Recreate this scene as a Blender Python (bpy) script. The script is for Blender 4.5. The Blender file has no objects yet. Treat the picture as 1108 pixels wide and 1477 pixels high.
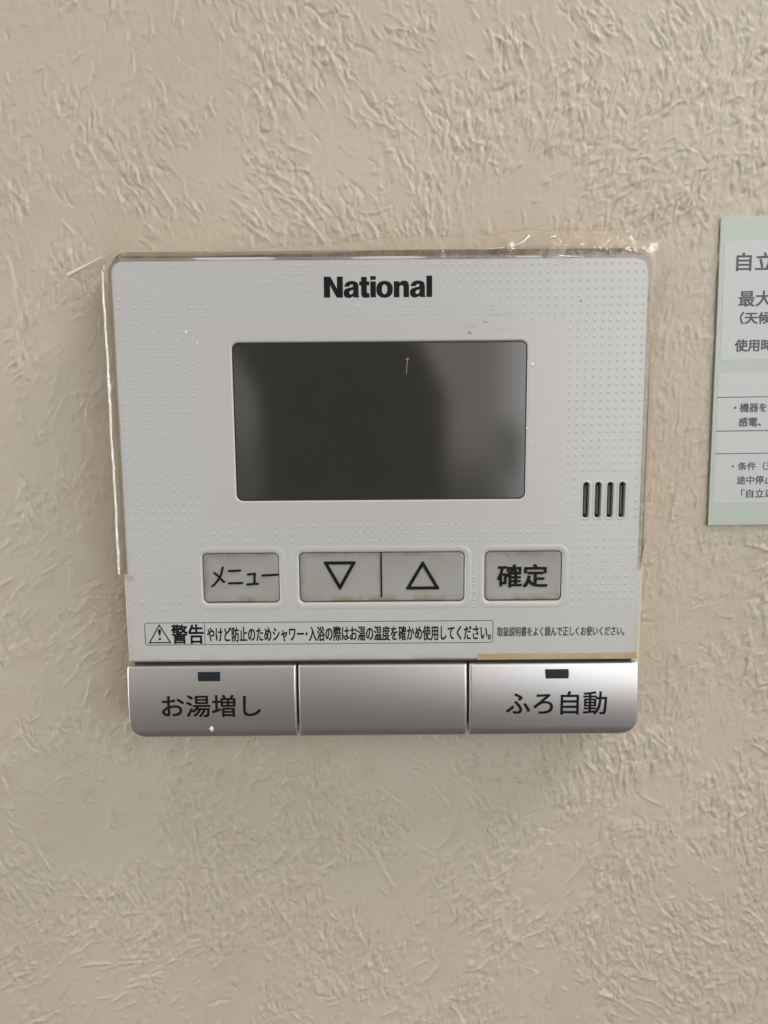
import bpy, bmesh, math, random
import numpy as np
from mathutils import Vector, Matrix

# ---------------------------------------------------------------- camera, world, lights (1 unit = 1 cm)
S = bpy.context.scene
C = S.collection
S.unit_settings.system = 'METRIC'
S.unit_settings.scale_length = 0.01
R = math.radians

cam_d = bpy.data.cameras.new('camera')
cam = bpy.data.objects.new('camera', cam_d)
C.objects.link(cam)
PITCH, ROLL = R(7.8), R(0.45)
fw = Vector((0, math.cos(PITCH), -math.sin(PITCH)))
rt = Vector((1, 0, 0))
up = rt.cross(fw)
r2 = rt * math.cos(ROLL) - up * math.sin(ROLL)
u2 = rt * math.sin(ROLL) + up * math.cos(ROLL)
M = Matrix((r2, u2, -fw)).transposed().to_4x4()
M.translation = Vector((0.0, -20.4936, 2.5881))
cam.matrix_world = M
cam_d.sensor_fit = 'VERTICAL'
cam_d.sensor_height = 36
cam_d.lens = 36 / (2 * (738.5 / 1115.0))
cam_d.clip_start = 0.1
cam_d.clip_end = 2000
cam_d.dof.use_dof = True
cam_d.dof.focus_distance = 19.0
cam_d.dof.aperture_fstop = 0.20
S.camera = cam

S.view_settings.view_transform = 'Standard'
S.view_settings.look = 'None'
S.view_settings.exposure = 0.0
S.view_settings.gamma = 1.0
S.view_settings.use_curve_mapping = False

W = bpy.data.worlds.new('World')
S.world = W
W.use_nodes = True


def build_world():
    """The dim room around the wall, as a procedural panorama: window far right, smaller one
    on the left, pale ceiling, dark floor, and the dark shape of whoever stands in front."""
    nt = W.node_tree
    N, L = nt.nodes, nt.links
    N.clear()
    out = N.new('ShaderNodeOutputWorld')
    bg = N.new('ShaderNodeBackground')
    L.new(bg.outputs[0], out.inputs[0])
    tc = N.new('ShaderNodeTexCoord')
    sp = N.new('ShaderNodeSeparateXYZ')
    L.new(tc.outputs['Generated'], sp.inputs[0])

    def math_(op, a, b=None, clamp=False):
        n = N.new('ShaderNodeMath')
        n.operation = op
        n.use_clamp = clamp
        for i, v in enumerate((a, b)):
            if v is None:
                continue
            if isinstance(v, (int, float)):
                n.inputs[i].default_value = v
            else:
                L.new(v, n.inputs[i])
        return n.outputs[0]

    def step(v, a, b):
        n = N.new('ShaderNodeMapRange')
        n.interpolation_type = 'SMOOTHSTEP'
        L.new(v, n.inputs[0])
        if a < b:
            n.inputs[1].default_value, n.inputs[2].default_value = a, b
            n.inputs[3].default_value, n.inputs[4].default_value = 0, 1
        else:
            n.inputs[1].default_value, n.inputs[2].default_value = b, a
            n.inputs[3].default_value, n.inputs[4].default_value = 1, 0
        return n.outputs[0]

    def box(a0, a1, e0, e1, sa, se, h=None):
        h = h or az
        m = math_('MULTIPLY', step(h, a0 - sa, a0 + sa), step(h, a1 + sa, a1 - sa))
        m2 = math_('MULTIPLY', step(el, e0 - se, e0 + se), step(el, e1 + se, e1 - se))
        return math_('MULTIPLY', m, m2)

    def mix(fac, a, b):
        n = N.new('ShaderNodeMix')
        n.data_type = 'RGBA'
        if isinstance(fac, (int, float)):
            n.inputs[0].default_value = fac
        else:
            L.new(fac, n.inputs[0])
        for i, v in ((6, a), (7, b)):
            if isinstance(v, tuple):
                n.inputs[i].default_value = (*v, 1)
            else:
                L.new(v, n.inputs[i])
        return n.outputs[2]

    az = math_('MULTIPLY', math_('ARCTAN2', sp.outputs[0], math_('MULTIPLY', sp.outputs[1], -1)), 57.29578)
    el = math_('MULTIPLY', math_('ARCSINE', sp.outputs[2]), 57.29578)
    col = mix(step(el, -58, 2), (0.09, 0.076, 0.065), (0.44, 0.395, 0.35))      # floor to room wall
    col = mix(step(el, 6, 50), col, (0.74, 0.72, 0.68))                      # ceiling
    col = mix(box(2, 11, -4.0, 30, 1.2, 2.2), col, (1.02, 0.88, 0.77))           # lit door frame
    col = mix(box(9.8, 56, -15, 34, 2.6, 5), col, (3.0, 3.05, 3.08))
    col = mix(box(15.0, 52, -3, 34, 3.0, 5), col, (5.2, 5.3, 5.4))          # window on the right
    col = mix(box(8.0, 10.2, -5.6, -1.2, 1.0, 1.2), col, (0.62, 0.60, 0.56))  # something on its sill
    col = mix(box(-62, -15, -12, 46, 4, 8), col, (0.86, 0.82, 0.77))           # room wall on the left, brightened to lift the left key
    col = mix(box(-13, -9.2, -2.5, 3.4, 1.1, 2.0), col, (0.72, 0.70, 0.62))
    col = mix(box(-106, -77, -16, 26, 3, 6), col, (16.0, 16.3, 16.8))            # window on the left
    # the person holding the camera
    shoulder = math_('ADD', az, math_('MULTIPLY', step(el, 0.0, 6.0), 2.2))
    col = mix(box(-9.0, 4.7, -60, 5.6, 0.8, 1.2, shoulder), col, (0.035, 0.034, 0.033))
    col = mix(box(-13.0, 12.0, -70, -7.5, 3.0, 2.5), col, (0.085, 0.066, 0.056))
    L.new(col, bg.inputs[0])
    bg.inputs[1].default_value = 0.60


build_world()


def area(name, loc, target, sx, sy, energy, color):
    d = bpy.data.lights.new(name, 'AREA')
    d.shape = 'RECTANGLE'
    d.size, d.size_y = sx, sy
    d.energy = energy
    d.color = color
    o = bpy.data.objects.new(name, d)
    C.objects.link(o)
    o.location = loc
    o.rotation_euler = (Vector(target) - Vector(loc)).to_track_quat('-Z', 'Y').to_euler()
    return o


area('window_light', (70, -33, 94), (0, 0, 0), 30, 38, 66000, (1.0, 0.955, 0.905))

# ---------------------------------------------------------------- material helpers


class Mat:
    def __init__(self, name, color=(0.5, 0.5, 0.5), rough=0.5, metal=0.0, spec=0.5, coat=0.0):
        self.m = bpy.data.materials.new(name)
        self.m.use_nodes = True
        self.nt = self.m.node_tree
        self.N, self.L = self.nt.nodes, self.nt.links
        self.b = self.N['Principled BSDF']
        self.b.inputs['Base Color'].default_value = (*color, 1)
        self.b.inputs['Roughness'].default_value = rough
        self.b.inputs['Metallic'].default_value = metal
        self.b.inputs['Specular IOR Level'].default_value = spec
        self.b.inputs['Coat Weight'].default_value = coat
        self._pos = None

    def pos(self):
        if self._pos is None:
            self._pos = self.N.new('ShaderNodeNewGeometry').outputs['Position']
        return self._pos

    def xyz(self):
        n = self.N.new('ShaderNodeSeparateXYZ')
        self.L.new(self.pos(), n.inputs[0])
        return n.outputs

    def noise(self, scale, detail=3, rough=0.5, dist=0.0, stretch=None):
        n = self.N.new('ShaderNodeTexNoise')
        v = self.pos()
        if stretch:
            mp = self.N.new('ShaderNodeMapping')
            mp.inputs['Scale'].default_value = stretch
            self.L.new(v, mp.inputs[0])
            v = mp.outputs[0]
        self.L.new(v, n.inputs['Vector'])
        n.inputs['Scale'].default_value = scale
        n.inputs['Detail'].default_value = detail
        n.inputs['Roughness'].default_value = rough
        n.inputs['Distortion'].default_value = dist
        return n.outputs['Fac']

    def math(self, op, a, b=None, c=None, clamp=False):
        n = self.N.new('ShaderNodeMath')
        n.operation = op
        n.use_clamp = clamp
        for i, v in enumerate((a, b, c)):
            if v is None:
                continue
            if isinstance(v, (int, float)):
                n.inputs[i].default_value = v
            else:
                self.L.new(v, n.inputs[i])
        return n.outputs[0]

    def step(self, v, a, b, lo=0.0, hi=1.0):
        n = self.N.new('ShaderNodeMapRange')
        n.interpolation_type = 'SMOOTHSTEP'
        self.L.new(v, n.inputs[0])
        if a > b:
            a, b, lo, hi = b, a, hi, lo
        n.inputs[1].default_value, n.inputs[2].default_value = a, b
        n.inputs[3].default_value, n.inputs[4].default_value = lo, hi
        return n.outputs[0]

    def rect(self, x0, x1, z0, z1, s):
        o = self.xyz()
        a = self.math('MULTIPLY', self.step(o[0], x0 - s, x0 + s), self.step(o[0], x1 + s, x1 - s))
        b = self.math('MULTIPLY', self.step(o[2], z0 - s, z0 + s), self.step(o[2], z1 + s, z1 - s))
        return self.math('MULTIPLY', a, b)

    def mix(self, fac, a, b):
        n = self.N.new('ShaderNodeMix')
        n.data_type = 'RGBA'
        if isinstance(fac, (int, float)):
            n.inputs[0].default_value = fac
        else:
            self.L.new(fac, n.inputs[0])
        for i, v in ((6, a), (7, b)):
            if isinstance(v, tuple):
                n.inputs[i].default_value = (*v, 1)
            else:
                self.L.new(v, n.inputs[i])
        return n.outputs[2]

    def color(self, sock):
        self.L.new(sock, self.b.inputs['Base Color'])

    def rough(self, sock):
        self.L.new(sock, self.b.inputs['Roughness'])

    def bump(self, h, strength=0.3, dist=0.02):
        n = self.N.new('ShaderNodeBump')
        n.inputs['Strength'].default_value = strength
        n.inputs['Distance'].default_value = dist
        self.L.new(h, n.inputs['Height'])
        self.L.new(n.outputs[0], self.b.inputs['Normal'])


# wall paper
WALL = (0.56, 0.485, 0.375)
m_wall = Mat('wall_vinyl', WALL, 0.5, spec=0.5)
big = m_wall.noise(0.16, 3, 0.55)
med = m_wall.noise(1.1, 4, 0.6, 0.4)
c = m_wall.mix(m_wall.step(big, 0.35, 0.65), (0.578, 0.508, 0.410), (0.548, 0.480, 0.382))
c = m_wall.mix(m_wall.math('MULTIPLY', m_wall.step(med, 0.50, 0.72), 0.30), c, (0.50, 0.415, 0.30))
# hand-soiled zone round the controller
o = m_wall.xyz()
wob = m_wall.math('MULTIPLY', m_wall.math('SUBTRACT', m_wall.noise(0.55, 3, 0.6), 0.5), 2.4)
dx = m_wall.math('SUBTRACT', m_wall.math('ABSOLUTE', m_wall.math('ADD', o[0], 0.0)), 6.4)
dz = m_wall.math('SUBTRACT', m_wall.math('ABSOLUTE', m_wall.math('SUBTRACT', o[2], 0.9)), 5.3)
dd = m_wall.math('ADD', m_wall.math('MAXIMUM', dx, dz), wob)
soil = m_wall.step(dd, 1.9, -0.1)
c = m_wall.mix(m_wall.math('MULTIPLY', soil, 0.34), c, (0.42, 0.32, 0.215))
# grey rubbed smudges below the controller
sm = m_wall.math('MULTIPLY', m_wall.rect(2.0, 5.4, -8.0, -7.0, 0.7), m_wall.step(m_wall.noise(2.6, 5, 0.75), 0.50, 0.68))
c = m_wall.mix(m_wall.math('MULTIPLY', sm, 0.60), c, (0.20, 0.18, 0.16))
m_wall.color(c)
m_wall.rough(m_wall.step(m_wall.noise(2.5, 3), 0.3, 0.7, 0.40, 0.58))
m_wall.bump(m_wall.noise(9.0, 5, 0.6), 0.32, 0.035)

# cream case with brown grime on its top edge
m_case = Mat('case_cream', (0.62, 0.56, 0.42), 0.42)
oc = m_case.xyz()
g = m_case.math('MULTIPLY', m_case.step(oc[2], 5.95, 6.22), m_case.step(m_case.noise(2.4, 4, 0.7, 0.3, (1, 1, 0.4)), 0.36, 0.66))
cc = m_case.mix(m_case.math('MULTIPLY', m_case.step(oc[2], 5.9, 6.2), 0.6), (0.62, 0.56, 0.42), (0.36, 0.28, 0.19))
cc = m_case.mix(m_case.math('MULTIPLY', g, 0.85), cc, (0.13, 0.075, 0.04))
g2 = m_case.math('MULTIPLY', m_case.step(oc[0], -6.0, -6.4), m_case.step(oc[2], -1.3, -1.6))
g2 = m_case.math('MULTIPLY', g2, m_case.step(m_case.noise(2.0, 3, 0.6), 0.4, 0.6))
cc = m_case.mix(m_case.math('MULTIPLY', g2, 0.7), cc, (0.30, 0.17, 0.07))
m_case.color(cc)

# white faceplate
m_panel = Mat('faceplate_white', (0.5, 0.5, 0.5), 0.20, spec=0.62)
pc = m_panel.mix(m_panel.rect(-4.34, 4.38, -0.22, 4.60, 0.015), (0.56, 0.556, 0.54), (0.56, 0.543, 0.532))
pc = m_panel.mix(m_panel.math('MULTIPLY', m_panel.step(m_panel.noise(0.35, 2, 0.4), 0.3, 0.8), 0.25), pc, (0.535, 0.515, 0.495))
# yellowed line where the film ends, and greasy smudges
wl = m_panel.math('MULTIPLY', m_panel.rect(-6.6, 6.5, -1.63, -1.60, 0.02), m_panel.step(m_panel.noise(1.6, 3, 0.6), 0.46, 0.62))
edge = m_panel.math('MAXIMUM', m_panel.rect(-7, -6.25, -1.68, -1.56, 0.03), m_panel.math('MULTIPLY', wl, 0.22))
pc = m_panel.mix(m_panel.math('MULTIPLY', edge, 0.5), pc, (0.40, 0.27, 0.13))
s2 = m_panel.math('MULTIPLY', m_panel.rect(1.6, 4.6, 4.1, 5.0, 0.35), m_panel.step(m_panel.noise(2.3, 5, 0.7, 0.5, (1, 1, 2.2)), 0.55, 0.70))
pc = m_panel.mix(m_panel.math('MULTIPLY', s2, 0.45), pc, (0.30, 0.29, 0.27))
gr = m_panel.math('MULTIPLY', m_panel.step(m_panel.xyz()[2], -3.55, -3.80), m_panel.step(m_panel.noise(1.2, 3, 0.6), 0.4, 0.65))
pc = m_panel.mix(m_panel.math('MULTIPLY', gr, 0.45), pc, (0.38, 0.31, 0.22))
ex = m_panel.math('ABSOLUTE', m_panel.math('ADD', m_panel.xyz()[0], 0.05))
ey = m_panel.math('MULTIPLY', m_panel.step(ex, 6.18, 6.45), m_panel.step(m_panel.noise(0.9, 4, 0.6), 0.30, 0.62))
pc = m_panel.mix(m_panel.math('MULTIPLY', ey, 0.45), pc, (0.50, 0.43, 0.30))
m_panel.color(pc)

m_lcd = Mat('lcd_glass', (0.040, 0.0405, 0.037), 0.10, spec=1.0)
m_lcd.b.inputs['IOR'].default_value = 1.75
m_lcd.rough(m_lcd.step(m_lcd.noise(1.0, 2), 0.3, 0.7, 0.055, 0.075))
m_lcdrim = Mat('lcd_rim', (0.02, 0.02, 0.02), 0.4)

m_key = Mat('key_rubber', (0.40, 0.385, 0.345), 0.33, spec=0.5)
kc = m_key.mix(m_key.step(m_key.noise(1.3, 3, 0.6), 0.35, 0.7), (0.385, 0.378, 0.352), (0.36, 0.345, 0.31))
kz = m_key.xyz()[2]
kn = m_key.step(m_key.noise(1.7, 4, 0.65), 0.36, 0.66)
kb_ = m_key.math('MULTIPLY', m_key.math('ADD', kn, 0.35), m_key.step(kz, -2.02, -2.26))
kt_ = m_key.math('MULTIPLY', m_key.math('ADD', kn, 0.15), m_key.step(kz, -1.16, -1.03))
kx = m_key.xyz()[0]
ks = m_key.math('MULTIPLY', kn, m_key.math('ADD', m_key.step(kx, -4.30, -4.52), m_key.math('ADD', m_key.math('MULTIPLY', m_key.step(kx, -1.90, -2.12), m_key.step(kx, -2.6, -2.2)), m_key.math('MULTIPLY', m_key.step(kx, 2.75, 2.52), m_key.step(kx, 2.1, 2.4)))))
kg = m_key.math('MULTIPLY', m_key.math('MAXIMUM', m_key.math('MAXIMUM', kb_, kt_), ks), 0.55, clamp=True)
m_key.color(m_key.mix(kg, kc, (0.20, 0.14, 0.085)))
m_grime = Mat('grime', (0.10, 0.062, 0.035), 0.7)
m_dark = Mat('dark_hollow', (0.035, 0.033, 0.03), 0.55)
m_slot_lit = Mat('slot_lit_grey', (0.27, 0.26, 0.24), 0.3)  # lighter grey painted in for the lit right half of each slot
m_slot = Mat('slot_hollow', (0.11, 0.105, 0.095), 0.22, spec=0.8)

m_metal = Mat('satin_metal', (0.72, 0.705, 0.695), 0.33, metal=0.9)
m_metal.bump(m_metal.noise(60, 2, 0.6), 0.16, 0.004)

m_ink = Mat('ink_black', (0.010, 0.010, 0.013), 0.5, spec=0.15)
m_ink_soft = Mat('ink_worn', (0.045, 0.042, 0.042), 0.5)
wn = m_ink_soft.step(m_ink_soft.noise(5.5, 3, 0.6), 0.42, 0.72)
m_ink_soft.color(m_ink_soft.mix(m_ink_soft.math('MULTIPLY', wn, 0.5), (0.03, 0.028, 0.03), (0.20, 0.195, 0.19)))
m_marker = Mat('marker_pen', (0.012, 0.011, 0.010), 0.5, spec=0.15)
m_lamp = Mat('lamp_lens', (0.022, 0.028, 0.033), 0.2)
m_tape = Mat('tape_yellowed', (0.46, 0.335, 0.17), 0.35)
tn = m_tape.mix(m_tape.step(m_tape.noise(1.3, 3, 0.6), 0.35, 0.7), (0.47, 0.345, 0.18), (0.52, 0.415, 0.26))
m_tape.color(tn)
m_speck = Mat('paint_white', (0.8, 0.8, 0.8), 0.15)
m_orange = Mat('scratch_orange', (0.32, 0.20, 0.10), 0.4)
m_paper = Mat('label_green', (0.44, 0.50, 0.415), 0.25, spec=0.5)
m_paper.color(m_paper.mix(m_paper.step(m_paper.noise(0.8, 3), 0.35, 0.65), (0.47, 0.53, 0.475), (0.48, 0.525, 0.455)))
m_white = Mat('label_white', (0.56, 0.565, 0.56), 0.25, spec=0.5)
m_print = Mat('label_print', (0.05, 0.06, 0.065), 0.4)


def film_material(name, tint, haze, hcol, rough):
    m = bpy.data.materials.new(name)
    m.use_nodes = True
    N, L = m.node_tree.nodes, m.node_tree.links
    N.clear()
    out = N.new('ShaderNodeOutputMaterial')
    tr = N.new('ShaderNodeBsdfTransparent')
    tr.inputs[0].default_value = tint
    gl = N.new('ShaderNodeBsdfGlossy')
    gl.inputs['Roughness'].default_value = rough
    gl.inputs['Color'].default_value = (1, 1, 1, 1)
    df = N.new('ShaderNodeBsdfDiffuse')
    df.inputs[0].default_value = hcol
    geo = N.new('ShaderNodeNewGeometry')
    nz_ = N.new('ShaderNodeTexNoise')
    nz_.inputs['Scale'].default_value = 2.2
    nz_.inputs['Detail'].default_value = 3
    nz_.inputs['Distortion'].default_value = 0.8
    L.new(geo.outputs['Position'], nz_.inputs['Vector'])
    bp = N.new('ShaderNodeBump')
    bp.inputs['Strength'].default_value = 0.6
    bp.inputs['Distance'].default_value = 0.12
    L.new(nz_.outputs['Fac'], bp.inputs['Height'])
    L.new(bp.outputs[0], gl.inputs['Normal'])
    fr = N.new('ShaderNodeFresnel')
    fr.inputs[0].default_value = 1.6
    m1 = N.new('ShaderNodeMixShader')
    m1.inputs[0].default_value = haze
    L.new(tr.outputs[0], m1.inputs[1])
    L.new(df.outputs[0], m1.inputs[2])
    m2 = N.new('ShaderNodeMixShader')
    L.new(fr.outputs[0], m2.inputs[0])
    L.new(m1.outputs[0], m2.inputs[1])
    L.new(gl.outputs[0], m2.inputs[2])
    L.new(m2.outputs[0], out.inputs[0])
    return m


m_film = film_material('clear_film', (0.93, 0.89, 0.83, 1), 0.12, (0.55, 0.48, 0.39, 1), 0.2)
m_flap = film_material('film_flap', (0.93, 0.88, 0.82, 1), 0.30, (0.545, 0.475, 0.385, 1), 0.3)
m_border = film_material('film_border', (0.85, 0.78, 0.70, 1), 0.30, (0.30, 0.24, 0.17, 1), 0.2)
m_glint = film_material('film_glint', (0.98, 0.97, 0.95, 1), 0.72, (0.88, 0.86, 0.83, 1), 0.25)  # highlights on the film's crest, curl and folds, painted as white haze

# ---------------------------------------------------------------- mesh helpers


def link(name, me, mat, parent=None, smooth=False):
    me.name = name
    o = bpy.data.objects.new(name, me)
    C.objects.link(o)
    if mat is not None:
        me.materials.clear()
        me.materials.append(mat.m if isinstance(mat, Mat) else mat)
    if smooth:
        me.polygons.foreach_set('use_smooth', [True] * len(me.polygons))
    if parent is not None:
        o.parent = parent
    return o


def pydata(name, v, f, mat, parent=None, smooth=False):
    me = bpy.data.meshes.new(name)
    me.from_pydata([tuple(p) for p in v], [], f)
    me.update()
    return link(name, me, mat, parent, smooth)


def rrect(x0, x1, z0, z1, r, n=7):
    """rounded rectangle, counter-clockwise; r one radius or (bl, br, tr, tl)"""
    rr = (r,) * 4 if isinstance(r, (int, float)) else r
    pts = []
    for (cx, cz, sx, sz, a0), q in zip(((x0, z0, 1, 1, 180), (x1, z0, -1, 1, 270), (x1, z1, -1, -1, 0), (x0, z1, 1, -1, 90)), rr):
        if q < 1e-4:
            pts.append((cx, cz))
            continue
        for k in range(n + 1):
            a = R(a0 + 90 * k / n)
            pts.append((cx + sx * q + q * math.cos(a), cz + sz * q + q * math.sin(a)))
    return pts


def curve_mesh(loops, extrude=0.0, bevel=0.0, bres=3):
    cu = bpy.data.curves.new('tmp', 'CURVE')
    cu.dimensions = '2D'
    cu.fill_mode = 'BOTH'
    cu.extrude = extrude
    cu.bevel_depth = bevel
    cu.bevel_resolution = bres
    cu.offset = -bevel
    for lp in loops:
        s = cu.splines.new('POLY')
        s.points.add(len(lp) - 1)
        for p, q in zip(s.points, lp):
            p.co = (q[0], q[1], 0, 1)
        s.use_cyclic_u = True
    o = bpy.data.objects.new('tmp', cu)
    C.objects.link(o)
    dg = bpy.context.evaluated_depsgraph_get()
    me = bpy.data.meshes.new_from_object(o.evaluated_get(dg))
    bpy.data.objects.remove(o)
    bpy.data.curves.remove(cu)
    return me


def stand(me, yfront, half):
    """curve space (x, y, z) -> upright sheet whose front is at y = yfront"""
    n = len(me.vertices)
    a = np.empty(n * 3)
    me.vertices.foreach_get('co', a)
    a = a.reshape(-1, 3)
    b = np.stack([a[:, 0], yfront + half - a[:, 2], a[:, 1]], 1)
    me.vertices.foreach_set('co', b.ravel())
    me.update()
    return me


def plate(name, loops, yfront, thick, mat, parent=None, bevel=0.0, bres=3):
    half = thick / 2
    me = stand(curve_mesh(loops, max(half - bevel, 0), bevel, bres), yfront, half)
    if bevel:
        me.polygons.foreach_set('use_smooth', [True] * len(me.polygons))
        me.set_sharp_from_angle(angle=R(35))
    return link(name, me, mat, parent)


def ribbon_pts(pts, w, closed=False, cap=5):
    """outline loops of a stroke of width w along pts (round ends)"""
    P = [Vector(p) for p in pts]
    n = len(P)
    h = w / 2
    Lf, Rt = [], []
    for i in range(n):
        if closed:
            a, b = P[(i - 1) % n], P[(i + 1) % n]
            t0, t1 = (P[i] - a).normalized(), (b - P[i]).normalized()
        else:
            t0 = (P[i] - P[i - 1]).normalized() if i else (P[1] - P[0]).normalized()
            t1 = (P[i + 1] - P[i]).normalized() if i < n - 1 else t0
        t = (t0 + t1).normalized()
        nn = Vector((-t.y, t.x))
        k = h / max(0.45, nn.dot(Vector((-t0.y, t0.x))))
        Lf.append(P[i] + nn * k)
        Rt.append(P[i] - nn * k)
    if closed:
        return [[tuple(p) for p in Lf], [tuple(p) for p in reversed(Rt)]]
    e = (P[-1] - P[-2]).normalized()
    s = (P[1] - P[0]).normalized()

    def capl(c, d):
        n0 = Vector((-d.y, d.x))
        return [c + n0 * h * math.cos(math.pi * k / (cap + 1)) + d * h * math.sin(math.pi * k / (cap + 1)) for k in range(1, cap + 1)]
    loop = Lf + capl(P[-1], e) + list(reversed(Rt)) + capl(P[0], -s)
    return [[tuple(p) for p in loop]]


def stroke(name, pts, w, yfront, mat, parent=None, closed=False):
    return plate(name, ribbon_pts(pts, w, closed), yfront, 0.004, mat, parent)


def join_meshes(name, mes, mat, parent=None):
    bm = bmesh.new()
    for me in mes:
        bm.from_mesh(me)
        bpy.data.meshes.remove(me)
    me = bpy.data.meshes.new(name)
    bm.to_mesh(me)
    bm.free()
    return link(name, me, mat, parent)


def strokes(name, list_, w, yfront, mat, parent=None, closed=False):
    mes = []
    for i, p in enumerate(list_):
        mes.append(stand(curve_mesh(ribbon_pts(p, w, closed), 0.002), yfront - 0.0015 * i, 0.002))
    return join_meshes(name, mes, mat, parent)


def text(name, body, x0, x1, z0, z1, yfront, mat, parent=None, bold=0.0, shear=0.0):
    """printed lettering fitted into the box x0..x1, z0..z1"""
    cu = bpy.data.curves.new('tmp', 'FONT')
    cu.body = body
    cu.size = 1.0
    cu.extrude = 0.002
    cu.resolution_u = 4
    o = bpy.data.objects.new('tmp', cu)
    C.objects.link(o)
    dg = bpy.context.evaluated_depsgraph_get()
    me = bpy.data.meshes.new_from_object(o.evaluated_get(dg))
    bpy.data.objects.remove(o)
    bpy.data.curves.remove(cu)
    n = len(me.vertices)
    a = np.empty(n * 3)
    me.vertices.foreach_get('co', a)
    a = a.reshape(-1, 3)
    lo, hi = a.min(0), a.max(0)
    x = x0 + (a[:, 0] - lo[0]) / (hi[0] - lo[0]) * (x1 - x0)
    z = z0 + (a[:, 1] - lo[1]) / (hi[1] - lo[1]) * (z1 - z0)
    y = yfront + 0.002 - a[:, 2]
    me.vertices.foreach_set('co', np.stack([x, y, z], 1).ravel())
    me.update()
    if bold:
        bm_ = bmesh.new()
        for k, (ox, oz) in enumerate(((-1, -1), (1, -1), (1, 1), (-1, 1))):
            cp = me.copy()
            cp.transform(Matrix.Translation((ox * bold, -0.0006 * k, oz * bold)))
            bm_.from_mesh(cp)
            bpy.data.meshes.remove(cp)
        bm_.to_mesh(me)
        bm_.free()
    return link(name, me, mat, parent)


def sd_rrect(x, z, x0, x1, z0, z1, rr):
    """distance inside a rounded rectangle (positive inside)"""
    cx, cz = (x0 + x1) / 2, (z0 + z1) / 2
    bl, br, tr, tl = rr
    r = np.where(x < cx, np.where(z < cz, bl, tl), np.where(z < cz, br, tr))
    qx = np.abs(x - cx) - (x1 - x0) / 2 + r
    qz = np.abs(z - cz) - (z1 - z0) / 2 + r
    return -(np.minimum(np.maximum(qx, qz), 0) + np.hypot(np.maximum(qx, 0), np.maximum(qz, 0)) - r)


def ease(n, dense):
    t = np.linspace(0, 1, n)
    return (1 - dense) * t + dense * (0.5 - 0.5 * np.cos(np.pi * t))


def pillow(name, x0, x1, z0, z1, r, yfront, depth, er, mat, parent=None, shape=None, nx=60, nz=44):
    """a button: rounded outline, rolled edges (radius er), face shaped by shape(u, v)"""
    rr = (r,) * 4 if isinstance(r, (int, float)) else r
    V, F = [], []
    zs = z0 + (z1 - z0) * ease(nz, 0.97)
    us = ease(nx, 0.97)
    bl, br, tr, tl = rr
    for z in zs:
        def ins(rb, rt_):
            if z < z0 + rb:
                q = z0 + rb - z
                return rb - math.sqrt(max(rb * rb - q * q, 0))
            if z > z1 - rt_:
                q = z - z1 + rt_
                return rt_ - math.sqrt(max(rt_ * rt_ - q * q, 0))
            return 0.0
        xa, xb = x0 + ins(bl, tl), x1 - ins(br, tr)
        xs = xa + (xb - xa) * us
        d = np.maximum(sd_rrect(xs, np.full_like(xs, z), x0, x1, z0, z1, rr), 0)
        q = np.clip(er - d, 0, er)
        drop = er - np.sqrt(np.maximum(er * er - q * q, 0))
        v = (z - z0) / (z1 - z0)
        for i, x in enumerate(xs):
            s = shape((x - x0) / (x1 - x0), v) if shape else 0.0
            V.append((x, yfront + drop[i] - s, z))
    for j in range(nz - 1):
        for i in range(nx - 1):
            a = j * nx + i
            F.append((a, a + 1, a + nx + 1, a + nx))
    ring = [i for i in range(nx)] + [j * nx + nx - 1 for j in range(1, nz)] + \
           [(nz - 1) * nx + i for i in range(nx - 2, -1, -1)] + [j * nx for j in range(nz - 2, 0, -1)]
    b0 = len(V)
    for k in ring:
        V.append((V[k][0], yfront + depth, V[k][2]))
    m = len(ring)
    for k in range(m):
        F.append((ring[k], b0 + k, b0 + (k + 1) % m, ring[(k + 1) % m]))
    o = pydata(name, V, F, mat, parent, True)
    o.data.set_sharp_from_angle(angle=R(50))
    return o


def dome_verts(cx, cz, r, h, y, n=8):
    V = [(cx, y - h, cz)]
    for q, hh in ((0.55, 0.80), (1.0, 0.0)):
        for k in range(n):
            a = 2 * math.pi * k / n
            V.append((cx + r * q * math.cos(a), y - h * hh + (0.004 if hh == 0 else 0), cz + r * q * math.sin(a)))
    F = [(0, 1 + (k + 1) % n, 1 + k) for k in range(n)]
    F += [(1 + k, 1 + (k + 1) % n, 1 + n + (k + 1) % n, 1 + n + k) for k in range(n)]
    F = [tuple(reversed(f)) for f in F]
    return V, F


def blob(name, cx, cz, rx, rz, h, y, mat, parent=None, seed=0, n=14):
    rnd = random.Random(seed)
    rad = [1 + rnd.uniform(-0.22, 0.22) for _ in range(n)]
    V, F = [(cx, y - h, cz)], []
    for q, hh in ((0.5, 0.85), (0.85, 0.45), (1.0, -0.05)):
        for k in range(n):
            a = 2 * math.pi * k / n
            V.append((cx + rx * q * rad[k] * math.cos(a), y - h * hh, cz + rz * q * rad[k] * math.sin(a)))
    F += [(0, 1 + k, 1 + (k + 1) % n) for k in range(n)]
    for t in range(2):
        F += [(1 + t * n + k, 1 + (t + 1) * n + k, 1 + (t + 1) * n + (k + 1) % n, 1 + t * n + (k + 1) % n) for k in range(n)]
    return pydata(name, V, F, mat, parent, True)


def thing(name, label, cat, loc):
    o = bpy.data.objects.new(name, None)
    o.empty_display_size = 1
    C.objects.link(o)
    o.location = loc
    o['label'] = label
    o['category'] = cat
    return o


def adopt(root):
    """parts were modelled in world coordinates: keep them there under their root"""
    inv = Matrix.Translation(-root.location)
    for ch in root.children:
        ch.matrix_parent_inverse = inv


# ---------------------------------------------------------------- the wall


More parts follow.
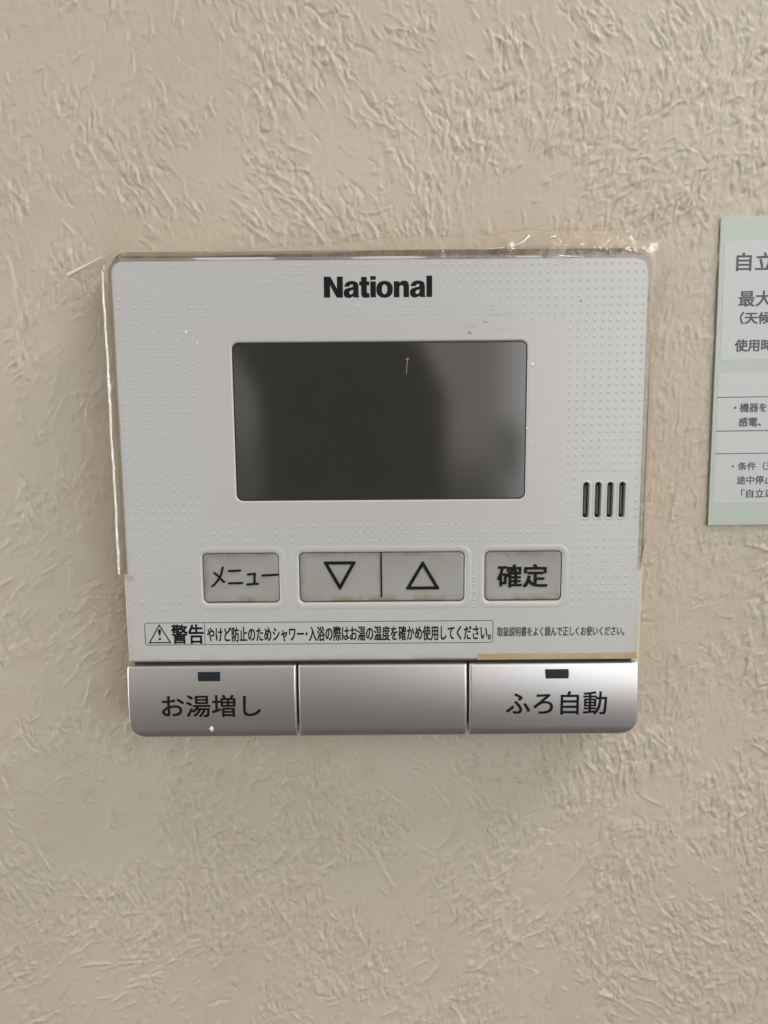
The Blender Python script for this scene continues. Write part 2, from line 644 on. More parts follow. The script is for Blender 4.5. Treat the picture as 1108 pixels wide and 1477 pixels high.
def build_wall():
    rng = np.random.default_rng(11)
    st = 0.032
    X0, X1, Z0, Z1 = -20.0, 20.0, -24.0, 21.0
    nx, nz = int((X1 - X0) / st), int((Z1 - Z0) / st)
    fx = np.fft.rfftfreq(nx, st)[None, :]
    fz = np.fft.fftfreq(nz, st)[:, None]

    def gn(lx, lz, ang=0.0, hp=None):
        """gaussian noise with correlation lengths lx, lz (cm), turned by ang, unit variance"""
        w = np.fft.rfft2(rng.standard_normal((nz, nx)))
        ca, sa = math.cos(ang), math.sin(ang)
        a, b = fx * ca + fz * sa, -fx * sa + fz * ca
        k = np.exp(-2 * (math.pi ** 2) * ((a * lx) ** 2 + (b * lz) ** 2) * 0.5)
        if hp:
            k = k - np.exp(-2 * (math.pi ** 2) * ((a * lx * hp) ** 2 + (b * lz * hp) ** 2) * 0.5)
        v = np.fft.irfft2(w * k, s=(nz, nx))
        return v / v.std()

    def ss(v, a, b):
        t = np.clip((v - a) / (b - a), 0, 1)
        return t * t * (3 - 2 * t)

    xs = X0 + (np.arange(nx) + 0.5) * st
    zs = Z0 + (np.arange(nz) + 0.5) * st
    XX, ZZ = np.meshgrid(xs, zs)
    theta = 0.42 * gn(2.4, 2.4)                       # stroke direction off vertical
    dens = ss(gn(0.9, 1.0) + 0.6 * gn(0.45, 0.5), -1.0, 0.7)
    H = np.zeros((nz, nx))
    # trowel ridges
    area_ = (X1 - X0) * (Z1 - Z0)
    n_st = int(area_ * 22)
    px = rng.uniform(X0, X1, n_st)
    pz = rng.uniform(Z0, Z1, n_st)
    for k in range(n_st):
        i, j = int((px[k] - X0) / st), int((pz[k] - Z0) / st)
        i, j = min(i, nx - 1), min(j, nz - 1)
        if rng.random() > 0.20 + 0.80 * dens[j, i] ** 1.3:
            continue
        L = min(0.13 * math.exp(rng.normal(0, 0.70)) + 0.035, 0.8)
        w = rng.uniform(0.015, 0.030) * (0.8 + 0.6 * L)
        a = rng.uniform(0.016, 0.048)
        if rng.random() < 0.22:
            a = -0.8 * a
            w *= 1.3
        th = theta[j, i] + rng.normal(0, 0.33)
        if rng.random() < 0.10:
            th += rng.choice((-1, 1)) * rng.uniform(0.6, 1.3)
        ext = L + 3 * w
        m = int(ext / st) + 2
        i0, i1, j0, j1 = max(i - m, 0), min(i + m, nx), max(j - m, 0), min(j + m, nz)
        dx, dz = XX[j0:j1, i0:i1] - px[k], ZZ[j0:j1, i0:i1] - pz[k]
        t = dx * math.sin(th) + dz * math.cos(th)
        s = dx * math.cos(th) - dz * math.sin(th)
        s = s - rng.normal(0, 0.15) * (t * t) / max(L, 0.2) - 0.011 * np.sin(t * rng.uniform(8, 20) + rng.uniform(0, 6))
        steep, soft = w * rng.uniform(0.5, 0.8), w * rng.uniform(0.8, 1.6)
        prof = np.where(s > 0, np.exp(-(s / steep) ** 2), np.exp(-(s / soft) ** 2))
        env = np.clip(1 - (np.abs(t) / L) ** 3, 0, 1)
        H[j0:j1, i0:i1] += a * prof * env * (1 - 0.4 * np.clip(np.abs(H[j0:j1, i0:i1]) / 0.03, 0, 1))
    # torn plaster islands with crisp rims
    isl = gn(0.085, 0.22, 0.22) + 0.45 * gn(0.045, 0.08, -0.3) + 0.35 * gn(0.9, 0.9)
    H += 0.018 * ss(isl, 0.85, 1.10) * (0.3 + 0.7 * dens)
    H += 0.016 * ss(gn(0.07, 0.20, -0.35) + 0.4 * gn(0.04, 0.06), 1.1, 1.4) * dens
    H += 0.0042 * gn(0.06, 0.07) * (0.4 + 0.6 * dens) + 0.006 * gn(1.4, 1.4)
    # the paper is smoother between controller and notice and hard by the case
    calm = 1 - 0.50 * ss(XX, 6.3, 7.0) * ss(-XX, -10.6, -9.2) * ss(ZZ, -6.6, -5.6) * ss(-ZZ, -7.2, -5.4)
    calm *= 1 - 0.35 * ss(-XX, 6.2, 7.4) * ss(XX, -9.2, -7.8) * ss(ZZ, -4, -2) * ss(-ZZ, -6.0, -4.6)
    calm *= 1 - 0.5 * ss(ZZ, 6.0, 6.3) * ss(-ZZ, -7.0, -6.6) * ss(np.abs(XX), 8.2, 7.4)
    H *= calm

    def axis(a0, a1, lo, hi, step, grow=1.22, far=70):
        c = list(np.arange(a0, a1, step))
        s, v = step, c[-1]
        while v < far:
            s *= grow
            v += s
            c.append(v)
        s, v, head = step, c[0], []
        while v > -far:
            s *= grow
            v -= s
            head.append(v)
        return np.array(head[::-1] + c)
    gx = axis(-12.5, 12.5, 0, 0, st, 1.12)
    gz = axis(-17.0, 14.0, 0, 0, st, 1.12)
    ix = np.clip((gx - X0) / st - 0.5, 0, nx - 1.001)
    iz = np.clip((gz - Z0) / st - 0.5, 0, nz - 1.001)
    a, b = ix.astype(int), iz.astype(int)
    fa, fb = (ix - a)[None, :], (iz - b)[:, None]
    HH = (H[np.ix_(b, a)] * (1 - fa) + H[np.ix_(b, a + 1)] * fa) * (1 - fb) + \
         (H[np.ix_(b + 1, a)] * (1 - fa) + H[np.ix_(b + 1, a + 1)] * fa) * fb
    GX, GZ = np.meshgrid(gx, gz)
    co = np.stack([GX, -HH, GZ], -1).reshape(-1, 3)
    n, m = len(gx), len(gz)
    idx = np.arange(n * m).reshape(m, n)
    q = np.stack([idx[:-1, :-1], idx[:-1, 1:], idx[1:, 1:], idx[1:, :-1]], -1).reshape(-1, 4)
    me = bpy.data.meshes.new('wall')
    me.vertices.add(len(co))
    me.vertices.foreach_set('co', co.ravel().astype(np.float32))
    me.loops.add(q.size)
    me.loops.foreach_set('vertex_index', q.ravel().astype(np.int32))
    me.polygons.add(len(q))
    me.polygons.foreach_set('loop_start', np.arange(0, q.size, 4, dtype=np.int32))
    me.polygons.foreach_set('use_smooth', np.ones(len(q), dtype=bool))
    me.update(calc_edges=True)
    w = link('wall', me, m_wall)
    w['kind'] = 'structure'
    return w


build_wall()

# ---------------------------------------------------------------- the controller
YF = -1.60
root = thing('water_heater_controller',
             'white wall mounted bath and hot water controller with blank dark screen and three silver keys', 'controller', (-0.06, 0, 0.2))

# back case
plate('case', [rrect(-6.55, 6.56, -5.62, 6.31, (0.3, 0.3, 0.42, 0.42))], -1.30, 1.32, m_case, root, 0.10, 4)
# dark chassis seen in the gaps
plate('chassis', [rrect(-6.42, 6.32, -5.55, 6.0, 0.2)], -1.345, 0.06, m_dark, root)

# faceplate with openings
LCD = (-3.62, 3.475, 0.30, 4.115)
KEYS = {'menu': (-4.54, -2.63), 'arrow': (-2.13, 2.00), 'confirm': (2.50, 4.43)}
KZ = (-2.285, -1.01)
slots = [4.978 + 0.296 * k for k in range(4)]
loops = [rrect(-6.50, 6.40, -3.80, 6.10, (0.03, 0.03, 0.36, 0.36), 9), rrect(*LCD, 0.16)]
for a, b in KEYS.values():
    loops.append(rrect(a, b, *KZ, 0.13))
for sx in slots:
    loops.append(rrect(sx - 0.073, sx + 0.073, -0.185, 0.69, 0.072, 6))
panel = plate('faceplate', loops, YF, 0.24, m_panel, root, 0.045, 4)

# dimples and raised rims belong to the faceplate mesh
DV, DF = [], []
p = 0.189
gx = [-6.27 + p * k for k in range(int(12.5 / p) + 1)]
gz = [5.90 - p * k for k in range(int(8.4 / p) + 1)]


def free(x, z):
    if x > 6.24 or z < -2.62:
        return False
    if -4.44 < x < 4.46 and -0.30 < z < 4.70:
        return False
    if z < -0.78:
        for a, b in KEYS.values():
            if a - 0.22 < x < b + 0.22 and z > KZ[0] - 0.20:
                return False
    if -1.55 < x < 1.35 and 5.03 < z < 5.75:
        return False
    if slots[0] - 0.2 < x < slots[3] + 0.2 and -0.30 < z < 0.80:
        return False
    if math.hypot(max(0, x - 6.0), max(0, z - 5.7)) > 0.26 or math.hypot(max(0, -6.1 - x), max(0, z - 5.7)) > 0.26:
        return False
    return True


rd = random.Random(4)
for x in gx:
    for z in gz:
        if free(x, z):
            v, f = dome_verts(x, z, 0.043 * rd.uniform(0.9, 1.08), 0.0080 * rd.uniform(0.75, 1.15), YF)
            b = len(DV)
            DV += v
            DF += [tuple(b + i for i in q) for q in f]


def rim(x0, x1, z0, z1, r, w, h):
    """a low half-round bead round an opening"""
    n = 9
    loops_ = []
    for k in range(6):
        a = math.pi * k / 5
        off = w / 2 - w / 2 * math.cos(a)
        y = YF + 0.004 - h * math.sin(a)
        loops_.append([(px_, y, pz_) for px_, pz_ in rrect(x0 - off, x1 + off, z0 - off, z1 + off, r + off, n)])
    b = len(DV)
    m = len(loops_[0])
    for lp in loops_:
        DV.extend(lp)
    for t in range(5):
        for k in range(m):
            DF.append((b + t * m + k, b + (t + 1) * m + k, b + (t + 1) * m + (k + 1) % m, b + t * m + (k + 1) % m))


for a, b in KEYS.values():
    rim(a - 0.03, b + 0.03, KZ[0] - 0.03, KZ[1] + 0.03, 0.15, 0.15, 0.009)
for sx in slots:
    rim(sx - 0.078, sx + 0.078, -0.19, 0.695, 0.077, 0.055, 0.014)
bm = bmesh.new()
bm.from_mesh(panel.data)
nf = len(bm.faces)
vs = [bm.verts.new(v) for v in DV]
for f in DF:
    try:
        q = bm.faces.new([vs[i] for i in f])
        q.smooth = True
    except ValueError:
        pass
bm.to_mesh(panel.data)
bm.free()

# display
win = pillow('display_window', LCD[0] - 0.03, LCD[1] + 0.03, LCD[2] - 0.03, LCD[3] + 0.03, 0.18, YF + 0.035, 0.15, 0.03, m_lcd, root)
fr_ = plate('display_frame', [rrect(LCD[0] - 0.02, LCD[1] + 0.02, LCD[2] - 0.02, LCD[3] + 0.02, 0.17),
                              list(reversed(rrect(LCD[0] + 0.028, LCD[1] - 0.028, LCD[2] + 0.028, LCD[3] - 0.028, 0.13)))],
            YF + 0.026, 0.02, m_lcdrim, root)
sc = stroke('scratch', [(0.60, 3.70), (0.585, 3.62), (0.575, 3.50), (0.57, 3.36)], 0.018, YF + 0.030, m_orange, win)
blob('scratch_end', 0.592, 3.70, 0.03, 0.03, 0.006, YF + 0.034, m_orange, win, 2)

# keys in the faceplate


def key(name, a, b):
    def shp(u, v):
        return -0.030 * (1 - (2 * u - 1) ** 4) * (1 - (2 * v - 1) ** 4) + 0.012 * v
    k = pillow(name, a + 0.01, b - 0.01, KZ[0] + 0.01, KZ[1] - 0.01, 0.12, YF + 0.035, 0.2, 0.055, m_key, root, shp)
    return k


kb = {n: key(n + '_key', *KEYS[n]) for n in KEYS}
YK = YF + 0.035 + 0.030 - 0.018


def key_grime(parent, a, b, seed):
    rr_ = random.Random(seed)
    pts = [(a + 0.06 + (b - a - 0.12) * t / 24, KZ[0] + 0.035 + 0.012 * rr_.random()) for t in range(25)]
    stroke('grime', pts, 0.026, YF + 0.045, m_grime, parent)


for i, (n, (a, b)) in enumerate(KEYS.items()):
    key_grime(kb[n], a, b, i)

# hand written katakana on the menu key
MY = YF + 0.040


def P(x, y):            # pixels of a 150 x 110 study of the menu key -> cm on the key
    return (-4.685 + x * 0.002291, -0.715 - y * 0.002277)


strokes('handwriting', [
    [P(283, 288), P(272, 340), P(252, 395), P(220, 440), P(185, 480), P(160, 497)],
    [P(190, 348), P(225, 380), P(262, 420), P(292, 450)],
    [P(352, 328), P(410, 327), P(474, 323)],
    [P(346, 466), P(420, 466), P(492, 463)],
    [P(556, 368), P(600, 364), P(630, 362), P(628, 400), P(624, 468)],
    [P(546, 480), P(600, 476), P(662, 473)],
    [P(716, 380), P(800, 378), P(905, 372)]], 0.056, MY, m_marker, kb['menu'])


def tri(cx, cz, w, h, sign, wd):
    r = 0.05
    V = [Vector((cx - w / 2, cz - sign * h / 2)), Vector((cx + w / 2, cz - sign * h / 2)), Vector((cx, cz + sign * h / 2))]
    if sign < 0:
        V = [V[0], V[2], V[1]]
    pts = []
    for i in range(3):
        a, b, c_ = V[i - 1], V[i], V[(i + 1) % 3]
        p0, p1 = b + (a - b).normalized() * r, b + (c_ - b).normalized() * r
        for k in range(6):
            t = k / 5
            pts.append(tuple(p0 * (1 - t) ** 2 + b * 2 * t * (1 - t) + p1 * t * t))
    ctr = (V[0] + V[1] + V[2]) / 3
    out = [tuple(Vector(p) + (Vector(p) - ctr).normalized() * wd * 0.55) for p in pts]
    side = (V[1] - V[0]).normalized()
    inr = abs(Vector((-side.y, side.x)).dot(V[0] - ctr))
    inn = [tuple(ctr + (v - ctr) * (1 - wd * 0.5 / inr)) for v in V]
    return [out, inn]


plate('down_mark', tri(-1.115, -1.600, 0.74, 0.66, -1, 0.100), MY, 0.004, m_ink, kb['arrow'])
plate('up_mark', tri(0.957, -1.615, 0.77, 0.66, 1, 0.100), MY, 0.004, m_ink, kb['arrow'])
stroke('divider_line', [(-0.083, -1.03), (-0.075, -2.14)], 0.04, YF + 0.030, m_ink, kb['arrow'])
text('lettering', '確定', 2.83, 4.07, -1.93, -1.36, MY, m_ink, kb['confirm'], 0.012)
stroke('scratch', [(2.965, -1.055), (3.03, -1.10), (3.08, -1.155)], 0.03, YF + 0.040, m_grime, kb['confirm'])

# sound slots: four small hollow troughs behind the openings
for sx in slots:
    V, F = [], []
    lp = rrect(sx - 0.085, sx + 0.085, -0.2, 0.705, 0.08, 6)
    for q, y in ((1.0, YF + 0.10), (0.98, YF + 0.30)):
        for x, z in lp:
            V.append((sx + (x - sx) * q, y, z))
    m = len(lp)
    F = [(k, (k + 1) % m, m + (k + 1) % m, m + k) for k in range(m)]
    F.append(tuple(range(m, 2 * m)))
    s_ = pydata('sound_slot', V, F, m_slot, root)
    pillow('slot_lit_side', sx - 0.012, sx + 0.05, -0.13, 0.62, 0.03, YF + 0.14, 0.1, 0.03, m_slot_lit, s_, nx=8, nz=14)  # strip added to stand for the lit side of the hollow

# maker's name: heavy grotesque letters drawn as outlines


def bez(p0, p1, p2, p3, n=6):
    return [tuple((1 - t) ** 3 * a + 3 * (1 - t) ** 2 * t * b + 3 * (1 - t) * t * t * c_ + t ** 3 * d
                  for a, b, c_, d in zip(p0, p1, p2, p3)) for t in [k / n for k in range(1, n + 1)]]


def path(*seg):
    pts = [seg[0]]
    for s in seg[1:]:
        if len(s) == 2 and not isinstance(s[0], tuple):
            pts.append(s)
        else:
            pts += bez(pts[-1], *s)
    return pts


def ellipse(cx, cy, rx, ry, n=28, pw=2.3):
    out = []
    for k in range(n):
        a = 2 * math.pi * k / n
        ca, sa = math.cos(a), math.sin(a)
        out.append((cx + rx * math.copysign(abs(ca) ** (2 / pw), ca), cy + ry * math.copysign(abs(sa) ** (2 / pw), sa)))
    return out


def letter_a(x):
    o_ = path((5, 86), ((12, 118), (35, 131), (65, 131)), ((100, 131), (119, 118), (119, 88)), (119, 30),
              ((119, 12), (121, 5), (126, 0)), (80, 0), ((78, 4), (77, 8), (77, 12)), ((66, 2), (52, -4), (40, -4)),
              ((14, -4), (0, 10), (0, 36)), ((0, 62), (15, 72), (45, 77)), ((68, 81), (76, 83), (76, 92)),
              ((76, 100), (71, 103), (63, 103)), ((53, 103), (49, 98), (48, 86)))
    h_ = path((77, 61), ((68, 57), (58, 56), (52, 52)), ((47, 49), (45, 44), (45, 38)), ((45, 29), (50, 25), (57, 25)),
              ((69, 25), (77, 34), (77, 50)))
    return [[(a + x, b) for a, b in o_], [(a + x, b) for a, b in h_]]


LET = [[(42, 0), (42, 166), (95, 166), (146, 70), (146, 166), (193, 166), (193, 0), (143, 0), (91, 98), (91, 0)]]
LET += letter_a(198)
t_ = path((338, 126), (338, 162), (383, 162), (383, 126), (403, 126), (403, 95), (383, 95), (383, 44),
          ((383, 36), (387, 33), (403, 34)), (403, 0), ((396, -2), (386, -3), (374, -3)), ((348, -3), (338, 8), (338, 32)),
          (338, 95), (322, 95), (322, 126))
LET.append(t_)
LET += [[(411, 0), (411, 126), (455, 126), (455, 0)], [(411, 138), (411, 168), (455, 168), (455, 138)]]
LET += [ellipse(524, 63, 66, 67), ellipse(524, 63, 21, 38)]
LET.append(path((597, 0), (597, 126), (641, 126), (641, 110), ((650, 124), (663, 131), (680, 131)), ((705, 131), (718, 116), (718, 90)),
                (718, 0), (674, 0), (674, 76), ((674, 88), (669, 94), (659, 94)), ((649, 94), (642, 87), (642, 74)), (642, 0)))
LET += letter_a(725)
LET.append([(856, 0), (856, 168), (902, 168), (902, 0)])
sx_, sz_ = (1.185 + 1.385) / (902 - 42), 0.485 / 166
LET = [[(-1.385 + (x - 42) * sx_, 5.150 + y * sz_) for x, y in lp] for lp in LET]
plate('maker_name', LET, YF - 0.002, 0.004, m_ink, panel)

# warning line
YT = YF - 0.002
plate('warning_box', ribbon_pts(rrect(-6.045, 2.72, -3.345, -2.775, 0.06, 4), 0.016, True), YT, 0.004, m_ink_soft, panel)
stroke('box_divider', [(-4.545, -3.335), (-4.545, -2.785)], 0.013, YT - 0.0006, m_ink_soft, panel)
tri_l = [(-5.945, -3.285), (-5.415, -3.285), (-5.68, -2.83)]
plate('warning_sign', ribbon_pts(tri_l, 0.03, True), YT, 0.004, m_ink, panel)
plate('exclamation_mark', [path((-5.695, -3.10), ((-5.715, -3.03), (-5.722, -2.98), (-5.715, -2.955)), ((-5.70, -2.925), (-5.66, -2.925), (-5.645, -2.955)),
                           ((-5.638, -2.98), (-5.645, -3.03), (-5.665, -3.10))), ellipse(-5.68, -3.19, 0.032, 0.032, 14, 2)], YT, 0.004, m_ink, panel)
text('warning_word', '警告', -5.375, -4.575, -3.315, -2.825, YT, m_ink, panel, 0.010)
text('warning_text', 'やけど防止のためシャワー･入浴の際はお湯の温度を確かめ使用してください。', -4.48, 2.665, -3.275, -2.895, YT, m_ink, panel, 0.006)
text('advice_text', '取扱説明書をよく読んで正しくお使いください。', 2.83, 6.03, -3.19, -2.945, YT, m_ink_soft, panel, 0.004)

# small marks stuck to the faceplate
for k, (x, z, a, b) in enumerate([(-4.70, 4.37, 0.020, 0.045), (-4.44, 4.10, 0.018, 0.03), (3.60, 3.55, 0.03, 0.05), (3.49, 2.02, 0.025, 0.03), (3.60, 1.70, 0.02, 0.02)]):
    blob('paint_speck', x, z, a, b, 0.02, YF, m_speck, panel, 20 + k)
for k, (x, z, a, b) in enumerate([(2.46, 4.56, 0.07, 0.022), (2.08, 4.31, 0.055, 0.035), (3.56, 4.62, 0.06, 0.007), (4.72, 5.03, 0.03, 0.03)]):
    blob('grease_spot', x, z, a, b, 0.002, YF - 0.0005, Mat('grease', (0.33, 0.32, 0.30), 0.4) if k == 0 else bpy.data.materials['grease'], panel, 40 + k)
blob('rust_spot', -6.47, -3.62, 0.035, 0.045, 0.01, YF + 0.03, m_grime, panel, 7)

# silver keys along the bottom
BZ = (-5.84, -3.905)


def face_s(v):
    t = 2 * v - 0.95
    return 0.03 - 0.080 * t * t - 0.05 * max(0, (0.14 - v) / 0.14) ** 2


def silver(name, a, b, rr_):
    def shp(u, v):
        return face_s(v)
    return pillow(name, a, b, *BZ, rr_, YF - 0.03, 0.55, 0.06, m_metal, root, shp, 90, 60)


b1 = silver('reheat_key', -6.56, -2.262, (0.42, 0.03, 0.03, 0.06))
b2 = silver('blank_key', -2.212, 2.082, 0.03)
b3 = silver('auto_fill_key', 2.132, 6.445, (0.03, 0.45, 0.06, 0.03))


def face_y(z):
    v = (z - BZ[0]) / (BZ[1] - BZ[0])
    return YF - 0.03 - face_s(v)


def drape(o_, lift):
    """lay a flat print onto the curved face of a silver key"""
    me = o_.data
    for v in me.vertices:
        v.co.y = v.co.y + face_y(v.co.z) - lift


def subdivide_z(o_):
    me = o_.data
    bm_ = bmesh.new()
    bm_.from_mesh(me)
    lo = min(v.co.z for v in bm_.verts)
    hi = max(v.co.z for v in bm_.verts)
    n = 7
    for k in range(1, n):
        bmesh.ops.bisect_plane(bm_, geom=bm_.verts[:] + bm_.edges[:] + bm_.faces[:], plane_co=(0, 0, lo + (hi - lo) * k / n), plane_no=(0, 0, 1))
    bm_.to_mesh(me)
    bm_.free()


for (body, x0, x1, z0, z1, par) in (('お湯増し', -5.69, -3.185, -5.235, -4.655, b1), ('ふろ自動', 3.07, 5.63, -5.245, -4.635, b3)):
    t = text('lettering', body, x0, x1, z0, z1, 0, m_ink, par, 0.008)
    subdivide_z(t)
    drape(t, 0.004)
for (x0, x1, par) in ((-4.76, -4.19, b1), (4.06, 4.65, b3)):
    zc = -4.195
    y = face_y(zc)
    pillow('indicator_lamp', x0, x1, zc - 0.135, zc + 0.135, 0.01, y - 0.012, 0.1, 0.012, m_lamp, par, nx=16, nz=10)
    stroke('lamp_edge', [(x1 + 0.008, zc - 0.11), (x1 + 0.008, zc + 0.11)], 0.016, y - 0.016, m_metal, par)
blob('paint_drop', -4.46, -5.565, 0.055, 0.07, 0.035, face_y(-5.565) - 0.002, m_speck, b1, 3)
adopt(root)

# ---------------------------------------------------------------- yellowed tape left on the faceplate
tp = plate('tape_strip', [rrect(2.33, 6.36, -3.795, -3.635, 0.01)], YF - 0.006, 0.006, m_tape)
tp['label'] = 'thin strip of yellowed adhesive tape along the bottom right edge of the white faceplate'
tp['category'] = 'tape'

# ---------------------------------------------------------------- loose clear film wrapped over the top of the controller


def build_film():
    rnd = np.random.default_rng(5)
    rows = []

    def wob(s, k, a):
        return a * (math.sin(s * 2.1 + k) + 0.6 * math.sin(s * 5.3 + 2.3 * k) + 0.35 * math.sin(s * 11.7 + k * 4.1))

    # each row: points from on the faceplate, over the edge, to the loose outer border
    for t in np.linspace(0, 1, 90):                     # left side, going up
        z = -1.52 + t * 7.30
        w = wob(z, 0.4, 0.006)
        flare = 0.02 + 0.05 * max(0, (t - 0.75) / 0.25) ** 2
        rows.append([(-6.40, YF - 0.004, z), (-6.50, YF - 0.012, z), (-6.585 + w, YF - 0.005, z), (-6.655 + w, YF + 0.045, z),
                     (-6.69 + w, YF + 0.13, z), (-6.70 + w - flare * 0.4, YF + 0.25, z), (-6.70 + w - flare, YF + 0.42, z + 0.01)])
    for t in np.linspace(0.06, 0.94, 10):               # round the left corner
        a = math.pi * (1 - t / 2)
        ca, sa = math.cos(a), math.sin(a)

        def q(r_, y):
            return (-6.14 + r_ * ca, y, 5.76 + r_ * sa)
        rows.append([q(0.26, YF - 0.004), q(0.36, YF - 0.012), q(0.445, YF - 0.005), q(0.51, YF + 0.05), q(0.545, YF + 0.13), q(0.57, YF + 0.25), q(0.62, YF + 0.42)])
    for t in np.linspace(0, 1, 190):                    # along the top
        x = -6.14 + t * 12.1
        h = 0.22 + 0.30 * (1 / (1 + math.exp(-(x + 1.2) * 1.3))) + 0.11 * (1 / (1 + math.exp(-(x - 2.9) * 7)))
        h += wob(x, 1.0, 0.015)
        crease = 0.07 * math.exp(-((x - 2.75 - 0.2) / 0.16) ** 2) + 0.06 * math.exp(-((x - 3.95) / 0.22) ** 2)
        w = wob(x, 2.0, 0.008)
        row = [(x, YF - 0.004, 6.02)]
        for k in range(1, 9):
            f = k / 8
            y = YF - 0.012 + 0.10 * f + 0.30 * f * f - crease * math.sin(math.pi * f) + w * f * 2 + 0.02 * math.sin(f * 9 + x * 1.7)
            row.append((x + 0.25 * crease * f, y, 6.04 + (h + 0.06) * f))
        # keep 7 columns by resampling
        rows.append([row[0], row[1], row[2], row[3], row[5], row[7], row[8]])
    for t in np.linspace(0.05, 0.95, 14):               # round the right corner with a pulled-out tip
        a = math.pi / 2 * (1 - t)
        ca, sa = math.cos(a), math.sin(a)
        tip = 0.26 * math.exp(-((t - 0.5) / 0.22) ** 2)

        def q(r_, y):
            return (6.02 + r_ * ca, y, 5.74 + r_ * sa)
        rows.append([q(0.27, YF - 0.004), q(0.36, YF - 0.01), q(0.46 + tip * 0.15, YF + 0.02), q(0.55 + tip * 0.35, YF + 0.08),
                     q(0.66 + tip * 0.6, YF + 0.17), q(0.72 + tip * 0.85, YF + 0.28), q(0.76 + tip, YF + 0.40)])
    for t in np.linspace(0, 1, 60):                     # right side, going down
        z = 5.70 - t * 7.2
        fl = 0.30 * max(0, 1 - t * 1.85) ** 1.6 + 0.015
        w = wob(z, 3.0, 0.006)
        kk = min(1.0, 0.25 + (1 - t) * 7)
        rows.append([(min(x_, 6.39) + max(0, x_ - 6.39) * kk, y_, z_) for x_, y_, z_ in ((6.31, YF - 0.004, z), (6.39, YF - 0.01, z), (6.44 + fl * 0.15, YF + 0.02, z), (6.49 + fl * 0.4 + w, YF + 0.09, z),
                     (6.54 + fl * 0.65 + w, YF + 0.18, z), (6.56 + fl * 0.85, YF + 0.28, z), (6.58 + fl + w, YF + 0.38, z))])
    for r_ in rows:                                      # cut border
        d_ = (Vector(r_[6]) - Vector(r_[5])).normalized() * 0.022
        r_.append(tuple(Vector(r_[6]) + d_))
    V = [p_ for r_ in rows for p_ in r_]
    n = 8
    flap = [i * (n - 1) + k for i in range(96, 302) for k in (3, 4, 5)] + [i * (n - 1) + k for i in range(289, 305) for k in (1, 2)]
    border = [i * (n - 1) + 6 for i in range(99, 330)]
    F = [(i * n + k, (i + 1) * n + k, (i + 1) * n + k + 1, i * n + k + 1) for i in range(len(rows) - 1) for k in range(n - 1)]
    # the curled corner that sticks out on the left
    b = len(V)
    A, B_ = Vector((-6.62, YF + 0.12, 6.16)), Vector((-7.46, YF + 0.02, 5.72))
    ax = (B_ - A).normalized()
    n1 = Vector((0, -1, 0)).cross(ax).normalized()
    n2 = ax.cross(n1)
    ns = 10
    for i in range(14):
        f = i / 13
        c_ = A.lerp(B_, f)
        rad = 0.020 + 0.045 * f
        for k in range(ns):
            a = R(-40 + 250 * k / (ns - 1))
            V.append(tuple(c_ + n1 * rad * math.cos(a) + n2 * rad * math.sin(a)))
    for i in range(13):
        for k in range(ns - 1):
            F.append((b + i * ns + k, b + (i + 1) * ns + k, b + (i + 1) * ns + k + 1, b + i * ns + k + 1))
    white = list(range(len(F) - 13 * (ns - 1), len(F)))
    # folds in the top flap, whitened to paint in their highlights
    for pts_, r0, r1 in (([(2.35, 6.235), (2.75, 6.265), (3.10, 6.30), (3.36, 6.42), (3.52, 6.58)], 0.012, 0.034),
                         ([(3.98, 6.50), (4.05, 6.54), (4.12, 6.55)], 0.045, 0.05), ([(3.80, 6.47), (3.86, 6.48)], 0.03, 0.03),
                         ([(4.15, 6.37), (4.24, 6.36), (4.34, 6.33)], 0.012, 0.018),
                         ([(3.95, 6.14), (4.25, 6.06), (4.55, 6.03)], 0.010, 0.012)):
        b = len(V)
        m_ = len(pts_)
        for i, (x, z) in enumerate(pts_):
            f = i / (m_ - 1)
            a_, c2 = pts_[max(i - 1, 0)], pts_[min(i + 1, m_ - 1)]
            tx, tz = c2[0] - a_[0], c2[1] - a_[1]
            l_ = math.hypot(tx, tz)
            nx_, nz_ = -tz / l_, tx / l_
            rad = (r0 + (r1 - r0) * f) * (0.35 if i in (0, m_ - 1) else 1.0)
            yb = YF - 0.03 + 0.5 * max(0, z - 6.1)
            for k in range(7):
                a = math.pi * k / 6
                V.append((x + nx_ * rad * math.cos(a), yb - 1.1 * rad * math.sin(a), z + nz_ * rad * math.cos(a)))
        for i in range(m_ - 1):
            for k in range(6):
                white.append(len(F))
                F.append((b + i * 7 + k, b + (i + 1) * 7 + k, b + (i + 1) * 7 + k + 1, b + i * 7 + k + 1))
    white += [i * 7 + k for i in range(89) for k in (2, 3)]  # left crest whitened to paint in its highlight line
    # sheet hanging from the curl back to the side of the case
    b = len(V)
    for i in range(12):
        f = i / 11
        p0 = A.lerp(B_, f) + Vector((0, 0.05, -0.04))
        p1 = Vector((-6.68, YF + 0.30, 5.95 - 1.5 * f))
        for k in range(6):
            g_ = k / 5
            q_ = p0.lerp(p1, g_)
            q_.y += 0.10 * math.sin(math.pi * g_) + 0.15 * g_ * 0
            V.append(tuple(q_))
    for i in range(11):
        for k in range(5):
            F.append((b + i * 6 + k, b + (i + 1) * 6 + k, b + (i + 1) * 6 + k + 1, b + i * 6 + k + 1))
    o_ = pydata('protective_film', V, F, m_film, None, True)
    o_.data.materials.append(m_glint)
    o_.data.materials.append(m_flap)
    o_.data.materials.append(m_border)
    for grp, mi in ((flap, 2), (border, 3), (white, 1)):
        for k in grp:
            o_.data.polygons[k].material_index = mi
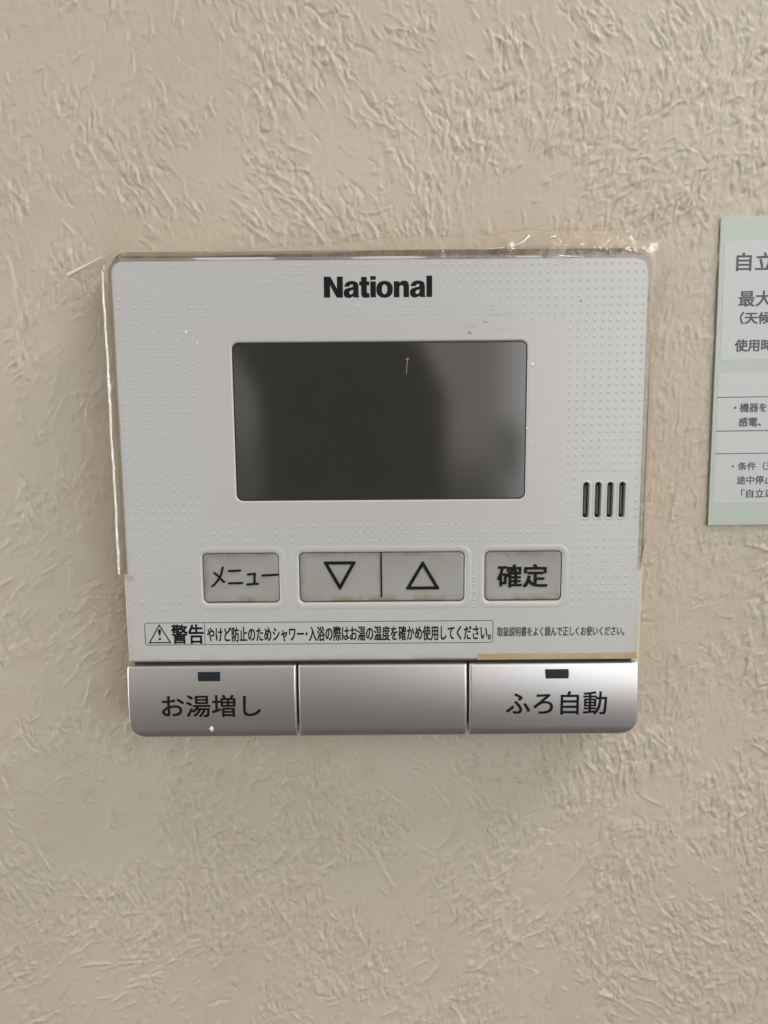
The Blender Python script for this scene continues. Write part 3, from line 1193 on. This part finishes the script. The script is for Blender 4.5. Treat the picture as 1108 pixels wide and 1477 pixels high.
    o_['label'] = 'wrinkled clear plastic film loose around the controller top, curled out at its left corner'
    o_['category'] = 'plastic film'


build_film()

# ---------------------------------------------------------------- the notice at the right
note = thing('notice_label', 'pale green laminated notice with white text panels on the wall right of the controller', 'label', (8.6, 0, 3.3))
NX, NT, NB = 8.63, 7.27, -0.64
YN = -0.085
plate('backing', [rrect(NX, NX + 9.2, NB, NT, 0.04)], YN, 0.05, m_paper, note, 0.008, 2)


def u(px, py):
    """notice point from a study of its left part (its left edge leans 15 px over 445)"""
    f = (py - 313) / 445
    return (NX + (px - (1036 - 15 * f)) / (56.8 - 2.5 * f), NT - (py - 313) / 56.35)


x0, z1 = u(1042, 346)
_, z0 = u(1039, 514)
plate('text_panel', [rrect(x0, NX + 8.9, z0, z1, 0.05)], YN - 0.004, 0.004, m_white, note)
_, z1 = u(1039, 533)
_, z0 = u(1039, 725)
plate('text_panel', [rrect(x0 - 0.02, NX + 8.9, z0, z1, 0.03)], YN - 0.004, 0.004, m_white, note)
for py in (568, 617.5, 651):
    z = u(1039, py)[1]
    plate('rule_line', [[(x0 - 0.02, z - 0.010), (NX + 8.9, z - 0.010), (NX + 8.9, z + 0.010), (x0 - 0.02, z + 0.010)]], YN - 0.0075, 0.003, m_print, note)
for body, xa, xb, ya, yb, bd in (('自立', 1059, 1113, 363, 388, 0.008), ('最大', 1063, 1109, 416, 438, 0.007), ('（天候', 1065, 1109, 446, 463, 0.008), ('使用時', 1058, 1112, 485, 502, 0.008),
                                 ('・機器を', 1057.5, 1104, 577, 590, 0.005), ('感電、', 1064.5, 1096, 598, 611, 0.005),
                                 ('・条件（天', 1055, 1117, 664, 676, 0.004), ('途中停止', 1062.5, 1114, 684.5, 697, 0.004), ('「自立運', 1069, 1116, 705, 717.5, 0.004)):
    xa_, zb = u(xa, ya)
    xb_, za = u(xb, yb)
    text('printed_line', body, xa_, xb_, za, zb, YN - 0.006, m_print, note, bd)
adopt(note)
note.rotation_euler = (0, R(-0.35), 0)
